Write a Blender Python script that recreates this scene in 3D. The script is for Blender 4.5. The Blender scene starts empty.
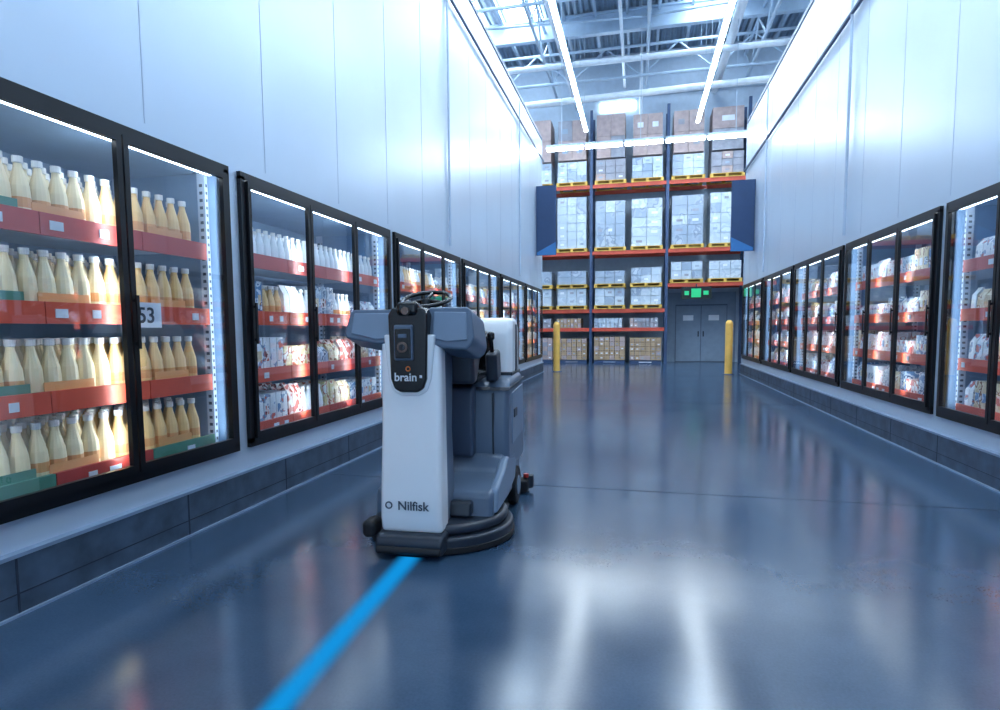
import bpy, bmesh, math, random
from mathutils import Vector, Matrix
random.seed(7)
C = bpy.context.scene.collection
sc = bpy.context.scene

# ------------------------------------------------------------ materials
def mat(name, col, rough=0.5, metal=0.0, emis=None, estr=0.0, var=0.06, scale=6.0, bump=0.0, coat=0.0, spec=0.5):
    m = bpy.data.materials.new(name); m.use_nodes = True
    nt = m.node_tree; n = nt.nodes; b = n['Principled BSDF']
    b.inputs['Roughness'].default_value = rough
    b.inputs['Metallic'].default_value = metal
    b.inputs['Specular IOR Level'].default_value = spec
    b.inputs['Coat Weight'].default_value = coat
    tc = n.new('ShaderNodeTexCoord'); nz = n.new('ShaderNodeTexNoise')
    nz.inputs['Scale'].default_value = scale; nz.inputs['Detail'].default_value = 4
    nt.links.new(tc.outputs['Object'], nz.inputs['Vector'])
    r = n.new('ShaderNodeValToRGB')
    r.color_ramp.elements[0].position = 0.3; r.color_ramp.elements[1].position = 0.7
    r.color_ramp.elements[0].color = [max(0, c*(1-var)) for c in col[:3]]+[1]
    r.color_ramp.elements[1].color = [min(1, c*(1+var)) for c in col[:3]]+[1]
    nt.links.new(nz.outputs['Fac'], r.inputs['Fac'])
    nt.links.new(r.outputs['Color'], b.inputs['Base Color'])
    if bump:
        bp = n.new('ShaderNodeBump'); bp.inputs['Strength'].default_value = bump; bp.inputs['Distance'].default_value = 0.02
        nt.links.new(nz.outputs['Fac'], bp.inputs['Height']); nt.links.new(bp.outputs['Normal'], b.inputs['Normal'])
    if emis:
        b.inputs['Emission Color'].default_value = (*emis, 1); b.inputs['Emission Strength'].default_value = estr
    return m

def hexc(r, g, b):
    f = lambda v: ((v/255)/12.92 if v/255 <= 0.04045 else (((v/255)+0.055)/1.055)**2.4)
    return (f(r), f(g), f(b))
def printmat(name, cols, scale=14, rough=.35):
    """printed packaging: stepped noise between several ink colours"""
    m = bpy.data.materials.new(name); m.use_nodes = True
    nt = m.node_tree; n = nt.nodes; b = n['Principled BSDF']; b.inputs['Roughness'].default_value = rough
    tc = n.new('ShaderNodeTexCoord'); nz = n.new('ShaderNodeTexNoise'); nz.inputs['Scale'].default_value = scale; nz.inputs['Detail'].default_value = 1.5
    nt.links.new(tc.outputs['Object'], nz.inputs['Vector'])
    r = n.new('ShaderNodeValToRGB'); cr = r.color_ramp; cr.interpolation = 'CONSTANT'
    pos=[0,.47,.56,.64][:len(cols)]
    cr.elements[0].position=0; cr.elements[0].color=(*hexc(*cols[0]),1); cr.elements[1].position=pos[1]; cr.elements[1].color=(*hexc(*cols[1]),1)
    for p,c in zip(pos[2:],cols[2:]): q=cr.elements.new(p); q.color=(*hexc(*c),1)
    nt.links.new(nz.outputs['Fac'], r.inputs['Fac']); nt.links.new(r.outputs['Color'], b.inputs['Base Color'])
    return m

M = {}
M['panel'] = mat('wall_panel', hexc(196,211,227), 0.34, 0.4, var=0.04, scale=0.7, bump=0.0)
M['seam'] = mat('panel_seam', hexc(178,194,214), 0.5)
M['pipe'] = mat('conduit', hexc(80,98,128), 0.4, 0.5)
M['curb'] = mat('curb_stone', hexc(58,75,95), 0.5, var=0.35, scale=7, bump=0.2)
M['curbcap'] = mat('curb_cap', hexc(135,156,182), 0.35, 0.3)
M['joint'] = mat('joint_dark', hexc(30,40,56), 0.7)
M['black'] = mat('door_frame_black', hexc(14,16,22), 0.35, 0.2)
M['int'] = mat('freezer_interior', hexc(125,155,188), 0.5)
M['shelf'] = mat('shelf_white', hexc(190,205,224), 0.4)
M['slot'] = mat('slot_dark', hexc(60,70,90), 0.6)
M['orange'] = mat('rail_orange', hexc(222,88,62), 0.45)
M['redrail'] = mat('rail_red', hexc(198,70,60), 0.45)
M['green'] = mat('label_green', hexc(84,140,120), 0.5)
M['tag'] = mat('tag_white', hexc(225,230,238), 0.5)
M['cream'] = mat('bottle_cream', hexc(248,228,186), 0.35)
M['yellow'] = mat('bottle_yellow', hexc(244,202,138), 0.35)
M['milk'] = mat('bottle_white', hexc(230,237,242), 0.35)
M['cap'] = mat('bottle_cap', hexc(240,240,238), 0.4)
M['labelo'] = mat('label_orange', hexc(234,168,108), 0.5)
M['pk1'] = printmat('pack_white',[(224,231,238),(236,240,244),(140,165,198),(205,100,88)])
M['pk2'] = printmat('pack_tan',[(214,190,150),(232,216,182),(160,110,80),(235,235,230)])
M['pk3'] = printmat('pack_red',[(200,96,84),(232,205,200),(238,236,234),(120,50,50)])
M['pk4'] = printmat('pack_blue',[(90,135,182),(200,215,230),(50,85,135),(235,238,240)])
M['pk5'] = printmat('pack_grey',[(160,178,200),(198,211,224),(100,120,150),(225,228,232)])
M['pk6'] = printmat('pack_yellow',[(226,208,150),(240,232,205),(200,110,80),(235,235,230)])
M['pk7'] = printmat('pack_pink',[(226,200,200),(238,226,226),(196,110,114),(240,240,242)])
M['steel'] = mat('rack_steel', hexc(60,80,114), 0.5, 0.3)
M['rackor'] = mat('rack_beam_orange', hexc(200,78,58), 0.5)
M['wood'] = mat('pallet_wood', hexc(214,172,80), 0.7, var=0.2)
M['carton'] = mat('carton_brown', hexc(178,158,156), 0.7, var=0.15)
M['carton2'] = mat('carton_dull', hexc(150,152,164), 0.7, var=0.15)
M['carton3'] = mat('carton_tan', hexc(176,150,122), 0.7, var=0.2)
M['wrap'] = printmat('shrink_wrap',[(182,197,212),(192,205,218),(174,190,207),(202,213,224)],3,.3)
M['wrap2'] = printmat('shrink_wrap_grey',[(146,163,184),(158,173,192),(134,150,172),(176,188,202)],3,.3)
M['bwall'] = mat('end_wall_paint', hexc(180,196,213), 0.6)
M['csteel'] = mat('ceiling_steel', hexc(178,196,214), 0.5, 0.15)
M['cpipe'] = mat('ceiling_pipe', hexc(225,232,240), 0.4, 0.1)
M['door'] = mat('door_grey', hexc(128,146,166), 0.5)
M['doord'] = mat('door_trim', hexc(84,98,120), 0.5)
M['bollard'] = mat('bollard_yellow', hexc(240,190,95), 0.45)
M['banner'] = mat('banner_blue', hexc(30,60,100), 0.5)
M['banner2'] = mat('banner_light_blue', hexc(50,115,175), 0.5)
M['exit'] = mat('exit_sign_green', hexc(20,120,80), 0.4, emis=hexc(40,200,130), estr=0.8)
M['signblk'] = mat('exit_sign_black', hexc(14,24,26), 0.4)
LT = (0.80, 0.92, 1.0)
M['led'] = mat('led_tube', (1,1,1), 0.5, emis=LT, estr=42)
M['ledf'] = mat('freezer_led', (1,1,1), 0.5, emis=(0.85,0.94,1.0), estr=9)
M['sky'] = mat('skylight_panel', (1,1,1), 0.5, emis=(0.72,0.88,1.0), estr=18)
# robot
M['rwhite'] = mat('robot_white', hexc(244,247,250), 0.26, coat=0.4, var=0.01)
M['rgrey'] = mat('robot_grey', hexc(88,105,126), 0.34, var=0.03)
M['rgrey2'] = mat('robot_light_grey', hexc(118,136,158), 0.34, var=0.03)
M['rnavy'] = mat('robot_panel_slate', hexc(58,74,98), 0.4, var=0.03)
M['rdark'] = mat('robot_dark', hexc(36,45,58), 0.42, var=0.05)
M['rblack'] = mat('robot_black', hexc(9,10,13), 0.25, var=0.02)
M['rubber'] = mat('rubber', hexc(18,20,26), 0.65)
M['lens'] = mat('lens_glass', hexc(30,28,40), 0.05, coat=1.0)
M['copper'] = mat('sensor_bezel', hexc(110,92,84), 0.3, 0.6)
M['amber'] = mat('amber_accent', hexc(235,120,40), 0.4)
M['red'] = mat('red_knob', hexc(170,40,36), 0.4)
M['txtw'] = mat('logo_white', hexc(235,238,245), 0.5)
M['txtd'] = mat('logo_dark', hexc(70,78,92), 0.5)

def glass():
    m = bpy.data.materials.new('door_glass'); m.use_nodes = True
    nt = m.node_tree; n = nt.nodes; L = nt.links.new; n.remove(n['Principled BSDF'])
    t = n.new('ShaderNodeBsdfTransparent'); t.inputs['Color'].default_value = (0.88, 0.95, 1, 1)
    g = n.new('ShaderNodeBsdfGlossy'); g.inputs['Roughness'].default_value = 0.02
    ge = n.new('ShaderNodeNewGeometry')
    d = n.new('ShaderNodeVectorMath'); d.operation = 'DOT_PRODUCT'
    L(ge.outputs['Normal'], d.inputs[0]); L(ge.outputs['Incoming'], d.inputs[1])
    a = n.new('ShaderNodeMath'); a.operation = 'ABSOLUTE'; L(d.outputs['Value'], a.inputs[0])
    s = n.new('ShaderNodeMath'); s.operation = 'SUBTRACT'; s.inputs[0].default_value = 1; L(a.outputs[0], s.inputs[1])
    p = n.new('ShaderNodeMath'); p.operation = 'POWER'; p.inputs[1].default_value = 4; L(s.outputs[0], p.inputs[0])
    q = n.new('ShaderNodeMath'); q.operation = 'MULTIPLY_ADD'; q.inputs[1].default_value = 0.86; q.inputs[2].default_value = 0.14; L(p.outputs[0], q.inputs[0])
    x = n.new('ShaderNodeMixShader')
    L(q.outputs[0], x.inputs[0]); L(t.outputs[0], x.inputs[1]); L(g.outputs[0], x.inputs[2])
    L(x.outputs[0], n['Material Output'].inputs[0]); return m
M['glass'] = glass()

def floor_mat():
    m = bpy.data.materials.new('polished_concrete'); m.use_nodes = True
    nt = m.node_tree; n = nt.nodes; b = n['Principled BSDF']; L = nt.links.new
    tc = n.new('ShaderNodeTexCoord')
    a = n.new('ShaderNodeTexNoise'); a.inputs['Scale'].default_value = 0.9; a.inputs['Detail'].default_value = 8; a.inputs['Roughness'].default_value = 0.6
    c = n.new('ShaderNodeTexNoise'); c.inputs['Scale'].default_value = 90; c.inputs['Detail'].default_value = 3
    L(tc.outputs['Object'], a.inputs['Vector']); L(tc.outputs['Object'], c.inputs['Vector'])
    mx = n.new('ShaderNodeMath'); mx.operation = 'MULTIPLY_ADD'; mx.inputs[1].default_value = 0.35
    L(c.outputs['Fac'], mx.inputs[0]); L(a.outputs['Fac'], mx.inputs[2])
    r = n.new('ShaderNodeValToRGB')
    r.color_ramp.elements[0].position = 0.42; r.color_ramp.elements[1].position = 0.95
    r.color_ramp.elements[0].color = (*hexc(38,60,84), 1); r.color_ramp.elements[1].color = (*hexc(62,86,112), 1)
    L(mx.outputs[0], r.inputs[0]); L(r.outputs[0], b.inputs['Base Color'])
    mr = n.new('ShaderNodeMapRange'); mr.inputs[1].default_value = 0.3; mr.inputs[2].default_value = 0.75
    mr.inputs[3].default_value = 0.14; mr.inputs[4].default_value = 0.22
    L(a.outputs['Fac'], mr.inputs[0]); L(mr.outputs[0], b.inputs['Roughness'])
    bp = n.new('ShaderNodeBump'); bp.inputs['Strength'].default_value = 0.015; bp.inputs['Distance'].default_value = 0.01
    L(a.outputs['Fac'], bp.inputs['Height']); L(bp.outputs[0], b.inputs['Normal'])
    b.inputs['Specular IOR Level'].default_value = 0.7
    return m
M['floor'] = floor_mat()

def deck_mat():
    m = mat('ceiling_deck', hexc(134,158,182), 0.55, 0.15)
    nt = m.node_tree; n = nt.nodes; L = nt.links.new
    w = n.new('ShaderNodeTexWave'); w.inputs['Scale'].default_value = 1.6; w.bands_direction = 'X'
    L(n['Texture Coordinate'].outputs['Object'], w.inputs['Vector'])
    bp = n.new('ShaderNodeBump'); bp.inputs['Strength'].default_value = 1.0; bp.inputs['Distance'].default_value = 0.15
    L(w.outputs['Fac'], bp.inputs['Height']); L(bp.outputs[0], n['Principled BSDF'].inputs['Normal'])
    return m
M['deck'] = deck_mat()

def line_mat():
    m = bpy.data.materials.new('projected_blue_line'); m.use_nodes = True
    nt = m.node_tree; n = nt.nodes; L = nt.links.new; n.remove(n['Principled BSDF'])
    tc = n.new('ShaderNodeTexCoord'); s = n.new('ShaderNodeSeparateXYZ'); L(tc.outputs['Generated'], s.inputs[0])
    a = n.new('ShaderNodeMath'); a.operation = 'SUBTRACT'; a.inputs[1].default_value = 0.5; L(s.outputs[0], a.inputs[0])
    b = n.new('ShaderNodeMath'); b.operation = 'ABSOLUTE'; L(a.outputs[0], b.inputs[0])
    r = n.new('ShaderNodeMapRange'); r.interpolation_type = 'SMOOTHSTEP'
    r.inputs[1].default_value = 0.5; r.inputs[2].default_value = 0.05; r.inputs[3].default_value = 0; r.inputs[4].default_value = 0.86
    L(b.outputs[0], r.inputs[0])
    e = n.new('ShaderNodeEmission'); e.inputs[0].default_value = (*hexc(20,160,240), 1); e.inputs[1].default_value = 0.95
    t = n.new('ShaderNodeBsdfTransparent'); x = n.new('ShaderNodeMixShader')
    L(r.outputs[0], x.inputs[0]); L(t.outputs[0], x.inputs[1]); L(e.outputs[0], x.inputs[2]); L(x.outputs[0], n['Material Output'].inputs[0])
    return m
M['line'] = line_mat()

# ------------------------------------------------------------ mesh builder
class MB:
    def __init__(s): s.v=[]; s.f=[]; s.m=[]; s.mats=[]
    def mi(s, k):
        if k not in s.mats: s.mats.append(k)
        return s.mats.index(k)
    def add(s, vs, fs, k):
        o=len(s.v); s.v += [tuple(v) for v in vs]; i=s.mi(k)
        for f in fs: s.f.append([o+a for a in f]); s.m.append(i)
    def box(s, x0,x1,y0,y1,z0,z1,k):
        if x0>x1: x0,x1=x1,x0
        if y0>y1: y0,y1=y1,y0
        s.add([(x0,y0,z0),(x1,y0,z0),(x1,y1,z0),(x0,y1,z0),(x0,y0,z1),(x1,y0,z1),(x1,y1,z1),(x0,y1,z1)],
              [(0,3,2,1),(4,5,6,7),(0,1,5,4),(1,2,6,5),(2,3,7,6),(3,0,4,7)],k)
    def bagx(s, x,y,z,w,d,h,k):   # thin axis along x
        a=d/2;b=w/2
        lv=[(0,.7,.85),(.12,1,1),(.7,.9,.95),(.92,.25,.9),(1,.08,.95)]
        vs=[];fs=[]
        for t,p,q in lv:
            for sx,sy in((-1,-1),(1,-1),(1,1),(-1,1)): vs.append((x+a*p*sx,y+b*q*sy,z+h*t))
        for i in range(4):
            for j in range(4): fs.append((i*4+j,i*4+(j+1)%4,i*4+4+(j+1)%4,i*4+4+j))
        fs.append((3,2,1,0)); fs.append((16,17,18,19)); s.add(vs,fs,k)
    def lathe(s, x,y,z,prof,seg=10):
        for i in range(len(prof)-1):
            r0,z0,k=prof[i]; r1,z1,_=prof[i+1]
            vs=[];fs=[]
            for j in range(seg):
                a=2*math.pi*j/seg
                vs.append((x+r0*math.cos(a),y+r0*math.sin(a),z+z0)); vs.append((x+r1*math.cos(a),y+r1*math.sin(a),z+z1))
            for j in range(seg):
                q=(j+1)%seg; fs.append((2*j,2*q,2*q+1,2*j+1))
            s.add(vs,fs,k)
    def tube(s, p0,p1,r,k,seg=8):
        p0=Vector(p0);p1=Vector(p1);d=(p1-p0).normalized()
        u=d.orthogonal().normalized();w=d.cross(u);vs=[]
        for p in(p0,p1):
            for j in range(seg):
                a=2*math.pi*j/seg; vs.append(p+u*(r*math.cos(a))+w*(r*math.sin(a)))
        fs=[(j,(j+1)%seg,seg+(j+1)%seg,seg+j) for j in range(seg)]
        fs.append(tuple(range(seg))[::-1]); fs.append(tuple(range(seg,2*seg))); s.add(vs,fs,k)
    def obj(s, name, parent=None, smooth=False, bevel=0):
        me=bpy.data.meshes.new(name); me.from_pydata(s.v,[],s.f)
        for k in s.mats: me.materials.append(M[k])
        me.polygons.foreach_set('material_index', s.m)
        if smooth: me.polygons.foreach_set('use_smooth',[True]*len(s.f))
        me.update(); o=bpy.data.objects.new(name,me); C.objects.link(o)
        if parent: o.parent=parent
        if bevel:
            b=o.modifiers.new('b','BEVEL'); b.width=bevel; b.segments=3; b.limit_method='ANGLE'
        return o
def empty(name, loc=(0,0,0)):
    e=bpy.data.objects.new(name,None); e.location=loc; C.objects.link(e); return e

# ------------------------------------------------------------ layout constants
W=2.80; YEND=17.45; HW=6.75; YB=23.4; ZC=11.5
DZ0,DZ1=0.47,2.40
P=2.74; G0=1.05; GL=2.56
GR=[G0+P*k for k in range(-1,6)]

b=MB(); b.box(-9,9,-9,YB,-0.1,0,'floor')
b.obj('floor')
b=MB()
for y in (4.75, 10.6, 16.5): b.box(-W+.1,W-.1,y,y+0.008,0.0,0.0012,'joint')
b.obj('trim_1')
b=MB(); b.box(-9,9,-9,YB,ZC,ZC+.1,'deck'); b.obj('ceiling')

def side_wall(sgn, name):
    b=MB()
    X=lambda t: sgn*(W+t)
    y0=-8
    b.box(X(0),X(1.2),y0,YEND,DZ1+.02,HW,'panel')
    b.box(X(0),X(1.2),y0,YEND,0,DZ0-.02,'panel')
    b.box(X(1.0),X(1.2),y0,YEND,DZ0-.02,DZ1+.02,'panel')
    prev=y0
    for g in GR:
        b.box(X(0),X(1.0),prev,g-.02,DZ0-.02,DZ1+.02,'panel'); prev=g+GL+.02
    b.box(X(0),X(1.0),prev,YEND,DZ0-.02,DZ1+.02,'panel')
    y=-7.3
    while y<YEND:
        b.box(X(0),X(-.002),y,y+.008,DZ1+.1,HW,'seam'); y+=1.14
    b.box(X(-.012),X(.05),YEND-.06,YEND+.012,0,HW+.01,'seam')
    b.box(X(-.02),X(.1),y0,YEND,HW-.02,HW+.05,'pipe')
    b.obj(name)
    b=MB()
    b.box(X(-.045),X(0),y0,YEND,0.0,.27,'curb')
    b.box(X(-.05),X(0),y0,YEND,.27,.288,'curbcap')
    y=-7.5
    while y<YEND: b.box(X(-.047),X(0),y,y+.01,0.0,.271,'joint'); y+=1.06
    b.box(X(-.047),X(0),y0,YEND,.10,.106,'joint')
    b.box(X(-.06),X(-.045),y0,YEND,0,.012,'curbcap')
    b.obj('baseboard_'+name.split('_')[1])
side_wall(-1,'wall_left'); side_wall(1,'wall_right')
b=MB(); b.tube((-W+.05,-8,6.15),(-W+.05,YEND,6.15),.022,'pipe')
for y in (8.6,14.0): b.tube((-W+.03,y,DZ1+.15),(-W+.03,y,6.6),.018,'seam')
b.obj('conduit_pipe')
b=MB(); b.tube((W-.05,-8,5.5),(W-.05,YEND,5.5),.03,'pipe')
for y in (9.15,14.6): b.tube((W-.05,y,DZ1+.15),(W-.05,y,6.6),.02,'seam')
b.obj('conduit_pipe')
b=MB(); b.box(-9,9,YB,YB+.15,0,ZC,'bwall'); b.box(-9,9,YB-.12,YB,9.9,10.0,'csteel'); b.obj('wall_back')
b=MB(); b.box(-9.15,-9,-9,YB,0,ZC,'bwall'); b.obj('wall_left_outer')
b=MB(); b.box(9,9.15,-9,YB,0,ZC,'bwall'); b.obj('wall_right_outer')

# ------------------------------------------------------------ freezers
SH=[.55,.97,1.42,1.86]
def bottle(b,x,y,z,k,lab=True,sc_=1.0):
    s=sc_
    pr=[(0,0,k),(.036*s,0,k),(.042*s,.012*s,k),(.042*s,.04*s,'labelo' if lab else k),(.042*s,.085*s,k),(.039*s,.135*s,k),(.026*s,.185*s,k),
        (.018*s,.215*s,k),(.016*s,.235*s,'cap'),(.021*s,.238*s,'cap'),(.021*s,.266*s,'cap'),(0,.268*s,'cap')]
    b.lathe(x,y,z,pr,14)
def area_light(name,parent,loc,rot,sx,sy,power,col):
    l=bpy.data.lights.new(name,'AREA'); l.shape='RECTANGLE'; l.size=sx; l.size_y=sy; l.energy=power; l.color=col
    o=bpy.data.objects.new(name,l); C.objects.link(o); o.location=loc; o.rotation_euler=rot; o.parent=parent
def freezer(sgn,g,idx):
    e=empty('display_freezer')
    X=lambda t: sgn*(W+t)
    b=MB(); y0,y1=g,g+GL
    b.box(X(.02),X(.95),y0,y1,DZ0,DZ0+.02,'int'); b.box(X(.02),X(.95),y0,y1,DZ1-.02,DZ1,'int')
    b.box(X(.93),X(.95),y0,y1,DZ0,DZ1,'int'); b.box(X(.02),X(.95),y0,y0+.02,DZ0,DZ1,'int'); b.box(X(.02),X(.95),y1-.02,y1,DZ0,DZ1,'int')
    b.obj('liner',e)
    b=MB(); fw=.055
    F=(-.03,.03)
    b.box(X(F[0]),X(F[1]),y0-.03,y1+.03,DZ1-fw+.03,DZ1+.03,'black'); b.box(X(F[0]),X(F[1]),y0-.03,y1+.03,DZ0-.03,DZ0+fw-.02,'black')
    b.box(X(F[0]),X(F[1]),y0-.03,y0+.02,DZ0,DZ1,'black'); b.box(X(F[0]),X(F[1]),y1-.02,y1+.03,DZ0,DZ1,'black')
    dw=(GL-.04)/3
    gl=MB()
    for i in range(3):
        a=y0+.02+i*dw; c=a+dw
        b.box(X(-.05),X(-.02),a+.006,a+.04,DZ0+.03,DZ1-.03,'black'); b.box(X(-.05),X(-.02),c-.04,c-.006,DZ0+.03,DZ1-.03,'black')
        b.box(X(-.05),X(-.02),a+.04,c-.04,DZ0+.03,DZ0+.075,'black'); b.box(X(-.05),X(-.02),a+.04,c-.04,DZ1-.07,DZ1-.03,'black')
        gl.add([(X(-.035),a+.04,DZ0+.075),(X(-.035),c-.04,DZ0+.075),(X(-.035),c-.04,DZ1-.07),(X(-.035),a+.04,DZ1-.07)],[(0,1,2,3)],'glass')
        hy=a+.023
        b.box(X(-.075),X(-.065),hy-.01,hy+.01,1.2,1.5,'black'); b.box(X(-.07),X(-.05),hy-.008,hy+.008,1.22,1.24,'black'); b.box(X(-.07),X(-.05),hy-.008,hy+.008,1.46,1.48,'black')
    b.obj('door_frames',e); gl.obj('door_glass',e)
    b=MB(); b.box(X(.035),X(.065),y0+.06,y1-.06,DZ1-.05,DZ1-.022,'ledf')
    b.obj('led_tubes',e)
    ry=-sgn*math.pi/2
    for i in range(4):
        yy=y0+.02+i*dw
        if i==0: yy+=.04
        if i==3: yy-=.04
        area_light('mullion_fill_light',e,(X(.035),yy,(DZ0+DZ1)/2),(0,ry,0),1.75,.03,(5.5 if i in(1,2) else 2.0)*(.9 if sgn>0 else 1),(0.84,0.94,1.0))  # added fill lamps, unseen behind the mullions, to brighten the freezer contents
    b=MB(); r=random.Random(idx*7+int(sgn)+3)
    for yy in (y0+.035,y1-.055):
        for xx in (.10,.80):
            b.box(X(xx),X(xx+.06),yy,yy+.03,DZ0+.02,DZ1-.02,'shelf')
            z=DZ0+.06
            while z<DZ1-.08: b.box(X(xx+.018),X(xx+.042),yy-.002,yy+.032,z,z+.02,'slot'); b.box(X(xx-.002),X(xx),yy+.008,yy+.022,z,z+.02,'slot'); z+=.05
    b.box(X(.10),X(.85),y1-.075,y1-.06,DZ0+.02,DZ0+.03,'shelf')
    for i,z in enumerate(SH):
        b.box(X(.10),X(.88),y0+.07,y1-.09,z-.025,z,'shelf')
        yb=y0+.07
        while yb<y1-.1:
            ln=min(.62,y1-.09-yb)
            key='redrail' if r.random()<.3 else 'orange'
            if i==0 and sgn<0 and idx<=1 and r.random()<.5: key='green'
            b.box(X(.075),X(.10),yb+.003,yb+ln-.003,z-.08,z+.03,key)
            q=yb+.05
            while q<yb+ln-.12:
                w=r.uniform(.04,.08)
                if r.random()<.3: b.box(X(.070),X(.075),q,q+w,z-.05,z-.005,'tag')
                q+=w+r.uniform(.05,.16)
            yb+=ln
    b.obj('shelves',e)
    b=MB()
    if sgn<0 and idx==1:
        for i,z in enumerate(SH):
            y=y0+.12; n=0
            while y<y1-.13:
                door=int((y-y0)/dw)
                k='cream' if door<2 else 'yellow'
                for d in range(6):
                    bottle(b,X(.155+d*.095),y,z,k,lab=(door==2 or (i+n//4)%3==0),sc_=1.1)
                y+=.097; n+=1
        for i,z in enumerate(SH):
            for yy,kk in ((y0+.95,'green'),(y0+1.3,'labelo'),(y0+2.0,'labelo')):
                b.box(X(.102),X(.106),yy,yy+.28,z+.0,z+.075,kk)
        b.box(X(.062),X(.066),y1-.76,y1-.53,1.32,1.47,'tag')
        b.obj('juice_bottles',smooth=False)
    else:
        cols=['pk1','pk2','pk5','pk6','pk1','pk4','pk3','milk','pk5'] if sgn<0 else ['pk1','pk3','pk7','pk5','pk1','milk','pk7','pk4','pk2','pk1']
        for i,z in enumerate(SH):
            y=y0+.09
            while y<y1-.2:
                kind=r.choice(['bot','box','bag','box','bag'] if sgn<0 else ['box','bag','bag','box','box','bag'])
                k=r.choice(cols); w=r.uniform(.07,.13); h=r.uniform(.15,.29); rep=r.randint(2,4)
                if sgn<0 and idx==2 and i==3: k='milk'; kind='bot'
                for q in range(rep):
                    if y+w>y1-.1: break
                    if kind=='bot':
                        for d in range(4): bottle(b,X(.15+d*.1),y+.045,z,'milk' if k in('pk1','pk5','pk4','milk') else 'yellow',lab=(k!='pk1' and k!='milk'),sc_=.9)
                        y+=.09
                    elif kind=='box':
                        for d in range(2): b.box(X(.12+d*.2),X(.29+d*.2),y+.004,y+w-.004,z,z+h,k)
                        b.box(X(.118),X(.12),y+.02,y+w-.02,z+h*.3,z+h*.6,r.choice(['pk3','tag','pk4','pk2']))
                        y+=w
                    else:
                        for d in range(3): b.bagx(X(.17+d*.13),y+w/2,z,w*.94,.11,h,k)
                        y+=w
                y+=.008
        b.obj('packaged_groceries')
for s in(-1,1):
    for i,g in enumerate(GR): freezer(s,g,i)
def text_obj(body,size,k,name):
    cu=bpy.data.curves.new(name,'FONT'); cu.body=body; cu.size=size; cu.align_x='CENTER'; cu.extrude=.0008; cu.offset=.0012*size/.08
    o=bpy.data.objects.new(name,cu); C.objects.link(o)
    bpy.context.view_layer.update(); dg=bpy.context.evaluated_depsgraph_get()
    me=bpy.data.meshes.new_from_object(o.evaluated_get(dg)); me.materials.clear(); me.materials.append(M[k])
    bpy.data.objects.remove(o); q=bpy.data.objects.new(name,me); C.objects.link(q); return q
q=text_obj('53',.13,'joint','price_tag'); q.location=(-W-.060,G0+GL-.645,1.35); q.rotation_euler=(math.pi/2,0,math.pi/2)

# ------------------------------------------------------------ rack
UX=[-6.98,-4.34,-1.70,.94,3.58,6.22]; RY0,RY1=21.8,22.9
e=empty('pallet_rack')
b=MB()
for x in UX:
    for y in(RY0,RY1-.1): b.box(x-.05,x+.05,y,y+.1,0,9.0,'steel')
    z=.3
    while z<8.6: b.tube((x,RY0+.1,z),(x,RY1-.1,z+.5),.02,'steel',5); z+=.6
b.obj('uprights',e)
b=MB()
def beam(x0,x1,z):
    for y in(RY0-.02,RY1-.06): b.box(x0+.05,x1-.05,y,y+.05,z-.13,z,'rackor')
for i in range(5):
    x0,x1=UX[i],UX[i+1]
    lv=[(6.4),(4.05),(1.98),(1.30)] if i!=3 else [6.4,4.05,2.85]
    for z in lv: beam(x0,x1,z); 
    b.box(x0+.05,x1-.05,RY0+.03,RY1-.06,lv[-1]-.03,lv[-1]-.01,'steel')
b.obj('beams',e)
def pallet(b,x0,x1,z):
    y0,y1=RY0-.05,RY1-.05
    for i in range(6): yy=y0+(y1-y0-.12)*i/5; b.box(x0,x1,yy,yy+.12,z+.11,z+.135,'wood')
    for xx in(x0,(x0+x1)/2-.05,x1-.1): b.box(xx,xx+.1,y0,y1,z+.03,z+.11,'wood')
    for yy in(y0,y1-.12): b.box(x0,x1,yy,yy+.12,z,z+.03,'wood')
def load(b,x0,x1,z,h,kind,r,rows,cols):
    dh=h/rows; y0,y1=RY0,RY1-.1
    for a in range(rows):
        for c in range(cols):
            w=(x1-x0)/cols; j=r.uniform(0,.02)
            k=kind if r.random()<.75 else {'wrap':'wrap2','wrap2':'wrap','carton':'carton2','carton2':'carton','carton3':'carton'}.get(kind,kind)
            b.box(x0+c*w+.006,x0+(c+1)*w-.006,y0+j,y1,z+a*dh+.004,z+(a+1)*dh-.004,k)
            if r.random()<.6: b.box(x0+c*w+w*.3,x0+(c+1)*w-w*.3,y0+j-.004,y0+j,z+a*dh+dh*.35,z+a*dh+dh*.6,r.choice(['tag','carton2','wrap2']))
r=random.Random(4)
pb=MB(); lb=MB()
for i in range(5):
    x0,x1=UX[i],UX[i+1]; h=(x1-x0-.1)/2
    for s in range(2):
        a=x0+.05+s*h+.07; c=a+h-.16
        pallet(pb,a,c,6.4)
        load(lb,a+.03,c-.03,6.54,.72,'wrap' if r.random()<.5 else 'carton2',r,3,3)
        load(lb,a+.05,c-.05,7.32,r.uniform(1.3,1.5),'carton',r,2,r.choice([1,2]))
        pallet(pb,a,c,4.05)
        load(lb,a+.03,c-.03,4.19,r.uniform(1.35,1.85),r.choice(['wrap','wrap','wrap2']),r,r.choice([4,5,6]),r.choice([2,3]))
        if i!=3:
            pallet(pb,a,c,1.98); load(lb,a+.03,c-.03,2.12,.62,'wrap',r,2,3)
            pallet(pb,a,c,2.75); load(lb,a+.03,c-.03,2.89,r.uniform(.4,.6),'wrap2',r,2,r.choice([2,3]))
            load(lb,a,c-.3*r.random(),1.30,.35,r.choice(['carton2','carton3','wrap']),r,2,7)
            load(lb,a,c,.0,.12,'steel',r,1,1); load(lb,a,c,.13,r.uniform(.7,.85),r.choice(['carton3','carton']),r,5,6)
        else:
            pallet(pb,a,c,2.85); load(lb,a+.03,c-.03,2.99,.6,'wrap',r,2,3)
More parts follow.
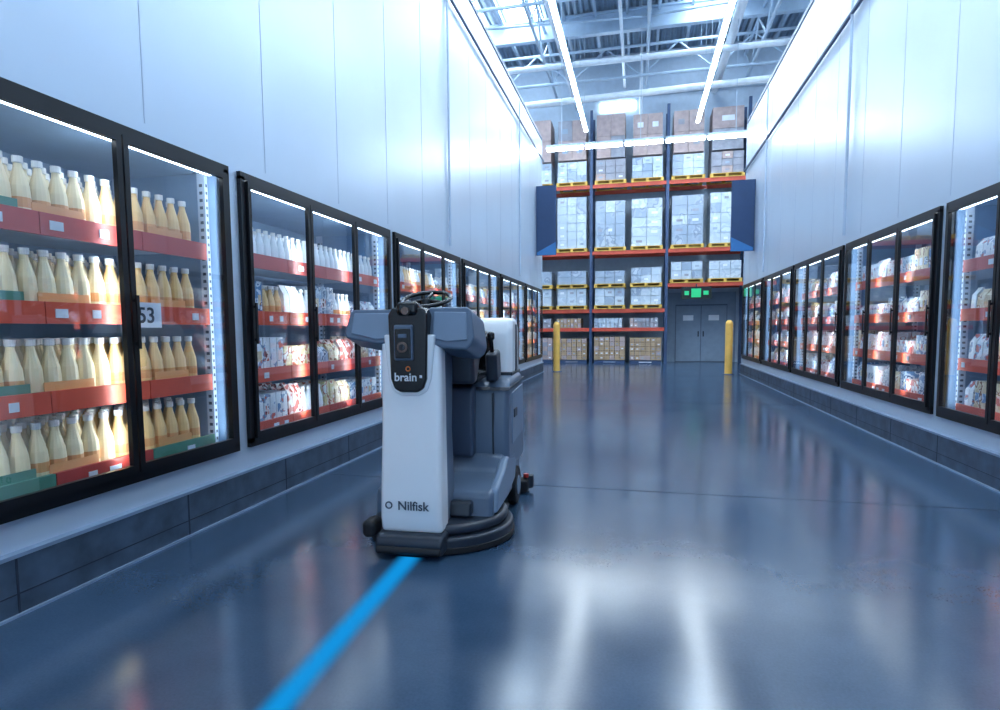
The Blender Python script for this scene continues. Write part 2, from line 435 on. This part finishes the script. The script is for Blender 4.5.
pb.obj('wooden_pallets',e); lb.obj('stacked_cartons',e)

e=empty('door_1')
b=MB(); b.box(1.0,3.5,YB-.05,YB-.01,0,2.6,'door'); 
b.box(1.35,3.2,YB-.08,YB-.05,0,2.15,'doord')
for x in(1.38,2.29): b.box(x,x+.88,YB-.1,YB-.08,.02,2.1,'door'); b.box(x+.25,x+.62,YB-.105,YB-.1,1.55,1.75,'tag')
b.box(2.16,2.2,YB-.14,YB-.1,.95,1.15,'joint'); b.box(2.34,2.38,YB-.14,YB-.1,.95,1.15,'joint')
b.obj('leaves',e)
b=MB(); b.box(1.45,2.45,RY0-.1,RY0-.05,2.28,2.7,'signblk'); b.box(1.78,2.1,RY0-.105,RY0-.1,2.34,2.64,'exit')
b.box(1.55,1.7,RY0-.105,RY0-.1,2.42,2.56,'exit'); b.box(2.18,2.35,RY0-.105,RY0-.1,2.42,2.56,'exit')
b.tube((1.95,RY0-.07,2.68),(1.95,RY0-.02,2.8),.02,'joint')
b.obj('exit_sign')

for x,y in((-2.38,17.6),(2.42,17.2)):
    b=MB(); b.lathe(x,y,0,[(0,0,'doord'),(.15,0,'doord'),(.15,.02,'doord'),(.1,.02,'bollard'),(.1,1.38,'bollard'),(.09,1.43,'bollard'),(.05,1.48,'bollard'),(0,1.49,'bollard')],20)
    b.obj('safety_bollard')
for s,y,za,zb in((-1,16.4,3.32,5.2),(1,16.0,3.2,4.95)):
    b=MB(); x1=s*(W-.01); x0=s*2.24
    b.box(x0,x1,y,y+.10,za,zb,'banner')
    b.add([(x0,y-.003,za),(x0,y-.003,za+.35),(x0+s*.52,y-.003,za+.08),(x0+s*.52,y-.003,za)],[(0,1,2,3)],'banner2')
    b.obj('aisle_sign',bevel=.005)

# ------------------------------------------------------------ ceiling fixtures
for x in(-1.82,1.82,-6.0,6.0):
    b=MB(); y=0
    while y<20.4:
        b.box(x-.07,x+.07,y,y+1.46,8.03,8.10,'csteel'); b.box(x-.05,x+.05,y+.01,y+1.45,8.0,8.03,'led')
        b.tube((x,y+.7,8.1),(x,y+.7,ZC),.008,'csteel',4); y+=1.5
    b.obj('linear_led_light')
b=MB(); x=-2.75
while x<3.0:
    b.box(x,x+1.1,18.0,18.16,6.67,6.76,'csteel'); b.box(x+.02,x+1.08,17.99,18.15,6.61,6.67,'led'); x+=1.15
for x in(-2.3,0,2.6): b.tube((x,18.08,6.7),(x,18.08,ZC),.01,'csteel',4)
b.obj('linear_led_light')
b=MB()
for sx in (-6.2,-4.3,1.4,6.2):
    for sy in(1,7,13,18.2): b.box(sx,sx+1.1,sy,sy+3.2,ZC-.06,ZC-.01,'sky')
b.obj('window_1')
b=MB(); b.box(-1.5,-.2,YB-.06,YB-.01,9.45,9.75,'sky'); b.obj('window_2')
b=MB()
for y in(-4,2,8,14,20):
    b.box(-9,9,y,y+.2,ZC-.75,ZC-.68,'csteel'); b.box(-9,9,y+.08,y+.12,ZC-.7,ZC-.12,'csteel'); b.box(-9,9,y,y+.2,ZC-.14,ZC-.08,'csteel')
for x in[-7.5+1.0*i for i in range(16)]: b.box(x,x+.08,-9,YB,ZC-.22,ZC-.06,'csteel')
for x in(-3.1,.2,3.6):
    for zz in(ZC-.5,ZC-1.5): b.tube((x,-9,zz),(x,YB,zz),.05,'csteel',6)
    y=-8; f=0
    while y<22: b.tube((x,y,ZC-.5-f),(x,y+1.2,ZC-1.5+f),.03,'csteel',5); f=1-f; y+=1.2
for y in (5,11,17):
    b.tube((-9,y,ZC-1.5),(0,y+3,ZC-.4),.04,'csteel',6); b.tube((9,y,ZC-1.5),(0,y+3,ZC-.4),.04,'csteel',6)
for y in (16.2,21.5):
    for zz in(ZC-.6,ZC-1.6): b.tube((-9,y,zz),(9,y,zz),.05,'csteel',6)
    x=-8.4; f=0
    while x<8.4: b.tube((x,y,ZC-.6-f),(x+1.2,y,ZC-1.6+f),.03,'csteel',5); f=1-f; x+=1.2
b.obj('roof_truss')
b=MB()
b.tube((-9,19.4,9.6),(9,19.4,9.6),.09,'cpipe',10); b.tube((-9,13.5,10.2),(9,15,10.2),.06,'cpipe',8)
b.tube((-9,20.9,8.95),(9,20.9,9.25),.11,'cpipe',12)
b.tube((2.6,-9,9.9),(2.6,YB,9.9),.13,'cpipe',10); b.tube((-.6,-9,10.3),(-.6,YB,10.3),.05,'cpipe',8)
b.tube((-2.4,-9,9.7),(-2.4,YB,9.7),.07,'cpipe',8)
b.tube((0,22.9,8.8),(0,22.9,ZC),.06,'cpipe',8)
b.obj('sprinkler_pipes')

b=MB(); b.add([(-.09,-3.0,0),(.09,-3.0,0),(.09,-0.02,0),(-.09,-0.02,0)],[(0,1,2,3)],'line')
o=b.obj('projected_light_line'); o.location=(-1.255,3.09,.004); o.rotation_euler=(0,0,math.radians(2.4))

# ------------------------------------------------------------ robot
R=empty('floor_scrubber_robot',(-1.255,3.10,0)); R.rotation_euler=(0,0,math.radians(2.5))
def finish(o,bev,seg=4):
    for p in o.data.polygons: p.use_smooth=True
    if bev:
        m=o.modifiers.new('b','BEVEL'); m.width=bev; m.segments=seg; m.limit_method='ANGLE'; m.angle_limit=math.radians(25); m.harden_normals=True
    return o
def meshobj(bm,name,k):
    bmesh.ops.recalc_face_normals(bm,faces=bm.faces)
    me=bpy.data.meshes.new(name); bm.to_mesh(me); bm.free(); me.materials.append(M[k])
    o=bpy.data.objects.new(name,me); C.objects.link(o); o.parent=R; return o
def prof(name,pts,x0,x1,k,bev=.02,t0=None):
    bm=bmesh.new(); n=len(pts)
    va=[bm.verts.new((x0*(t0(p[1]) if t0 else 1),p[0],p[1])) for p in pts]; vb=[bm.verts.new((x1*(t0(p[1]) if t0 else 1),p[0],p[1])) for p in pts]
    bm.faces.new(va[::-1]); bm.faces.new(vb)
    for i in range(n): bm.faces.new((va[i],va[(i+1)%n],vb[(i+1)%n],vb[i]))
    return finish(meshobj(bm,name,k),bev)
def rbox(name,c,s,k,bev=.02,rot=(0,0,0)):
    b=MB(); b.box(-s[0]/2,s[0]/2,-s[1]/2,s[1]/2,-s[2]/2,s[2]/2,k); o=b.obj(name,R); o.location=c; o.rotation_euler=[math.radians(a) for a in rot]
    return finish(o,bev)
def front(name,pts,y0,y1,k,bev=.01,loc=(0,0,0),rot=(0,0,0),zc=0):
    bm=bmesh.new(); n=len(pts)
    va=[bm.verts.new((p[0],y0,p[1]-zc)) for p in pts]; vb=[bm.verts.new((p[0],y1,p[1]-zc)) for p in pts]
    bm.faces.new(va); bm.faces.new(vb[::-1])
    for i in range(n): bm.faces.new((va[i],vb[i],vb[(i+1)%n],va[(i+1)%n]))
    o=meshobj(bm,name,k); o.location=(loc[0],loc[1],loc[2]+zc); o.rotation_euler=[math.radians(a) for a in rot]
    return finish(o,bev)
def disc(name,c,r,z0,z1,k,bev=.02,sy=1.0,seg=48):
    b=MB(); vs=[];
    for z in(z0,z1):
        for j in range(seg): a=2*math.pi*j/seg; vs.append((r*math.cos(a),r*sy*math.sin(a),z))
    fs=[(j,(j+1)%seg,seg+(j+1)%seg,seg+j) for j in range(seg)]+[tuple(range(seg))[::-1],tuple(range(seg,2*seg))]
    b.add(vs,fs,k); o=b.obj(name,R); o.location=(c[0],c[1],0); return finish(o,bev,3)
def cyl(name,p0,p1,r,k,seg=24,bev=0.004):
    b=MB(); b.tube(p0,p1,r,k,seg); o=b.obj(name,R); return finish(o,bev,2)
def torus(name,c,Rr,r,k,rot):
    bpy.ops.mesh.primitive_torus_add(major_radius=Rr,minor_radius=r,major_segments=40,minor_segments=10,location=c,rotation=[math.radians(a) for a in rot])
    o=bpy.context.object; o.name=name; o.data.materials.append(M[k]); o.parent=R
    for p in o.data.polygons: p.use_smooth=True
    return o

prof('front_bumper',[(-.06,.02),(-.07,.10),(-.04,.14),(.25,.14),(.25,.02)],-.20,.20,'rdark',.03)
prof('bumper_lip',[(-.075,.03),(-.085,.05),(-.075,.075),(.10,.075),(.10,.03)],-.19,.19,'rubber',.012)
disc('brush_deck',(0.06,.44),.455,.025,.10,'rdark',.02,.95)
disc('deck_cover',(0.06,.44),.42,.10,.165,'rdark',.03,.95)
disc('brush_skirt',(0.06,.44),.462,.008,.045,'rubber',.005,.95)
rbox('side_bumper_roller',(-.25,.03,.15),(.08,.14,.10),'rubber',.03)
prof('chassis',[(.26,.12),(.28,.30),(.40,.335),(.62,.35),(.70,.46),(1.36,.46),(1.40,.30),(1.28,.12)],-.33,.42,'rgrey',.035)
prof('side_fender',[(.30,.17),(.34,.32),(.60,.39),(.70,.44),(.96,.44),(1.05,.33),(.98,.22),(.7,.17)],.38,.445,'rgrey2',.025)
prof('lower_hose',[(.20,.17),(.22,.26),(.30,.26),(.30,.17)],.14,.30,'rdark',.02)
prof('tank_body',[(.72,.38),(.70,.62),(.735,.90),(.80,.955),(1.30,.97),(1.40,.93),(1.43,.60),(1.40,.30),(1.20,.30)],-.34,.445,'rgrey',.05)
prof('leg_panel',[(.64,.44),(.62,.62),(.655,.90),(.74,.93),(.76,.44)],-.26,.22,'rnavy',.025)
prof('tank_side_inset',[(.84,.50),(.84,.86),(1.30,.88),(1.33,.52)],.44,.452,'rgrey2',.012)
prof('tank_latch',[(.88,.68),(.88,.74),(1.0,.74),(1.0,.68)],.45,.46,'rdark',.004)
prof('tank_lid_line',[(.72,.885),(.735,.905),(1.41,.925),(1.415,.905)],-.343,.449,'rdark',.003)
rbox('tank_front_groove',(.34,.712,.66),(.012,.03,.42),'rdark',.003,(2,0,0))
prof('rear_tower',[(1.05,.95),(1.07,1.30),(1.12,1.38),(1.33,1.38),(1.40,1.32),(1.42,.95)],-.30,.41,'rwhite',.045)
prof('tower_trim',[(1.22,.97),(1.23,1.33),(1.27,1.33),(1.28,.97)],.40,.417,'rdark',.004)
prof('tower_base_trim',[(1.04,.94),(1.045,.985),(1.425,.985),(1.425,.94)],-.305,.416,'rdark',.006)
prof('seat_cushion',[(.62,.93),(.60,1.0),(.72,1.03),(.98,1.03),(1.0,.95)],-.22,.25,'rblack',.03)
prof('seat_back',[(.90,1.0),(.88,1.24),(.94,1.29),(1.03,1.27),(1.05,1.0)],-.24,.28,'rblack',.035)
rbox('armrest_control',(.33,.78,1.05),(.08,.16,.20),'rdark',.025,(10,0,0))
cyl('joystick',(.33,.74,1.14),(.33,.70,1.24),.014,'rblack'); 
rbox('joystick_knob',(.33,.70,1.25),(.05,.05,.06),'rblack',.02)
tap=lambda z: 1.0+.06*max(0,(.5-z))*1.5
prof('front_shell',[(.00,.13),(-.02,.22),(-.015,.40),(.015,.70),(.03,.95),(.04,1.22),(.07,1.27),(.15,1.27),(.15,.13)],-.178,.178,'rwhite',.045,tap)
prof('column_core',[(.14,.13),(.14,1.22),(.30,1.22),(.33,1.05),(.30,.7),(.34,.36),(.36,.13)],-.165,.172,'rgrey',.03)
front('sensor_panel',[(-.105,1.02),(-.085,.965),(-.05,.945),(.05,.945),(.085,.965),(.105,1.02),(.115,1.38),(.09,1.42),(-.09,1.42),(-.115,1.38)],-.035,.10,'rblack',.012,(0,.03,0))
front('sensor_panel_rim',[(-.125,1.02),(-.10,.95),(-.055,.925),(.055,.925),(.10,.95),(.125,1.02),(.15,1.27),(-.15,1.27)],-.016,.10,'rwhite',.012,(0,.03,0))
rbox('sensor_bezel',(-.02,-.012,1.225),(.11,.03,.20),'rgrey',.012)
rbox('sensor_window',(-.02,-.026,1.22),(.090,.015,.165),'rblack',.006)
cyl('main_lens',(-.02,-.045,1.20),(-.02,-.02,1.20),.03,'copper',28,.003)
cyl('lens_glass',(-.02,-.049,1.20),(-.02,-.04,1.20),.019,'lens',28,.002)
rbox('range_finder',(-.02,-.03,1.263),(.05,.02,.022),'rgrey',.004)
rbox('top_camera_pod',(.0,.05,1.405),(.13,.14,.085),'rblack',.03,(-12,0,0))
cyl('pod_lens',(0,-.045,1.40),(0,.0,1.40),.022,'copper',24,.003)
front('wing_left',[(-.385,1.25),(-.40,1.28),(-.37,1.405),(-.35,1.42),(-.09,1.42),(-.09,1.22),(-.20,1.215)],0,.24,'rgrey',.025,(0,.07,0),(-14,0,4),1.3)
front('wing_right',[(.36,1.21),(.375,1.25),(.345,1.41),(.32,1.43),(.09,1.43),(.09,1.22),(.20,1.19),(.33,1.18)],0,.28,'rgrey',.03,(0,.07,0),(-14,0,-4),1.3)
front('wing_left_face',[(-.355,1.275),(-.345,1.395),(-.13,1.395),(-.13,1.245),(-.21,1.24)],-.008,.01,'rgrey2',.006,(0,.07,0),(-14,0,4),1.3)
front('wing_right_face',[(.335,1.235),(.32,1.395),(.13,1.40),(.13,1.245),(.22,1.225)],-.008,.01,'rgrey2',.006,(0,.07,0),(-14,0,-4),1.3)
rbox('dash',(0.0,.32,1.34),(.50,.16,.12),'rdark',.03)
torus('steering_wheel',(-.02,.42,1.485),.15,.014,'rblack',(20,0,0))
cyl('steering_hub',(-.02,.40,1.40),(-.02,.425,1.475),.045,'rblack')
for a in(0,120,240):
    q=math.radians(a+90); cyl('spoke_%d'%(a//120+1),(-.02,.42,1.48),(-.02+.145*math.cos(q),.42+.138*math.sin(q),1.485+.05*math.sin(q)),.012,'rblack',10,0)
prof('knee_panel',[(.34,.96),(.30,1.20),(.50,1.26),(.54,1.12),(.42,.96)],.02,.30,'rdark',.03)
for sx in(-.33,.41): cyl('wheel_%s'%('l' if sx<0 else 'r'),(sx-.035,1.12,.14),(sx+.035,1.12,.14),.14,'rubber',32,.012)
cyl('wheel_hub',(.44,1.12,.14),(.452,1.12,.14),.07,'rgrey2',24)
prof('squeegee',[(1.36,.01),(1.36,.10),(1.44,.12),(1.50,.10),(1.50,.01)],-.42,.48,'rubber',.012)
cyl('squeegee_roller',(.48,1.46,.03),(.48,1.46,.13),.035,'rdark')
cyl('squeegee_knob',(.46,1.42,.12),(.46,1.42,.15),.022,'red')
rbox('squeegee_arm',(0,1.36,.20),(.10,.18,.08),'rdark',.02)
def text(name,body,loc,size,k):
    q=text_obj(body,size,k,name); q.location=loc; q.rotation_euler=(math.radians(90),0,0); q.parent=R
text('sensor_label','brain',(-.015,-.0075,1.01),.066,'txtw')
torus('label_mark',(.0,-.006,1.078),.012,.003,'amber',(90,0,0))
rbox('label_trademark',(.074,-.006,1.035),(.014,.003,.016),'txtw',0)
text('shell_label','Nilfisk',(.02,-.0245,.275),.072,'txtd')
torus('shell_badge',(-.125,-.023,.298),.018,.004,'txtd',(90,0,0))

# ------------------------------------------------------------ world, camera
w=bpy.data.worlds.new('World'); sc.world=w; w.use_nodes=True
w.node_tree.nodes['Background'].inputs[0].default_value=(0.52,0.74,1.0,1); w.node_tree.nodes['Background'].inputs[1].default_value=2.3
cam=bpy.data.cameras.new('camera'); co=bpy.data.objects.new('camera',cam); C.objects.link(co); sc.camera=co
F=590; cam.sensor_width=36; cam.lens=36*F/1000; psi=math.radians(13.2); th=math.radians(4.5)
cam.shift_y=0.020; cam.clip_end=200
co.matrix_world=Matrix.Translation((0,0,1.3))@Matrix.Rotation(psi,4,'Z')@Matrix.Rotation(math.pi/2-th,4,'X')@Matrix.Rotation(math.radians(-.4),4,'Z')
sc.view_settings.view_transform='Standard'
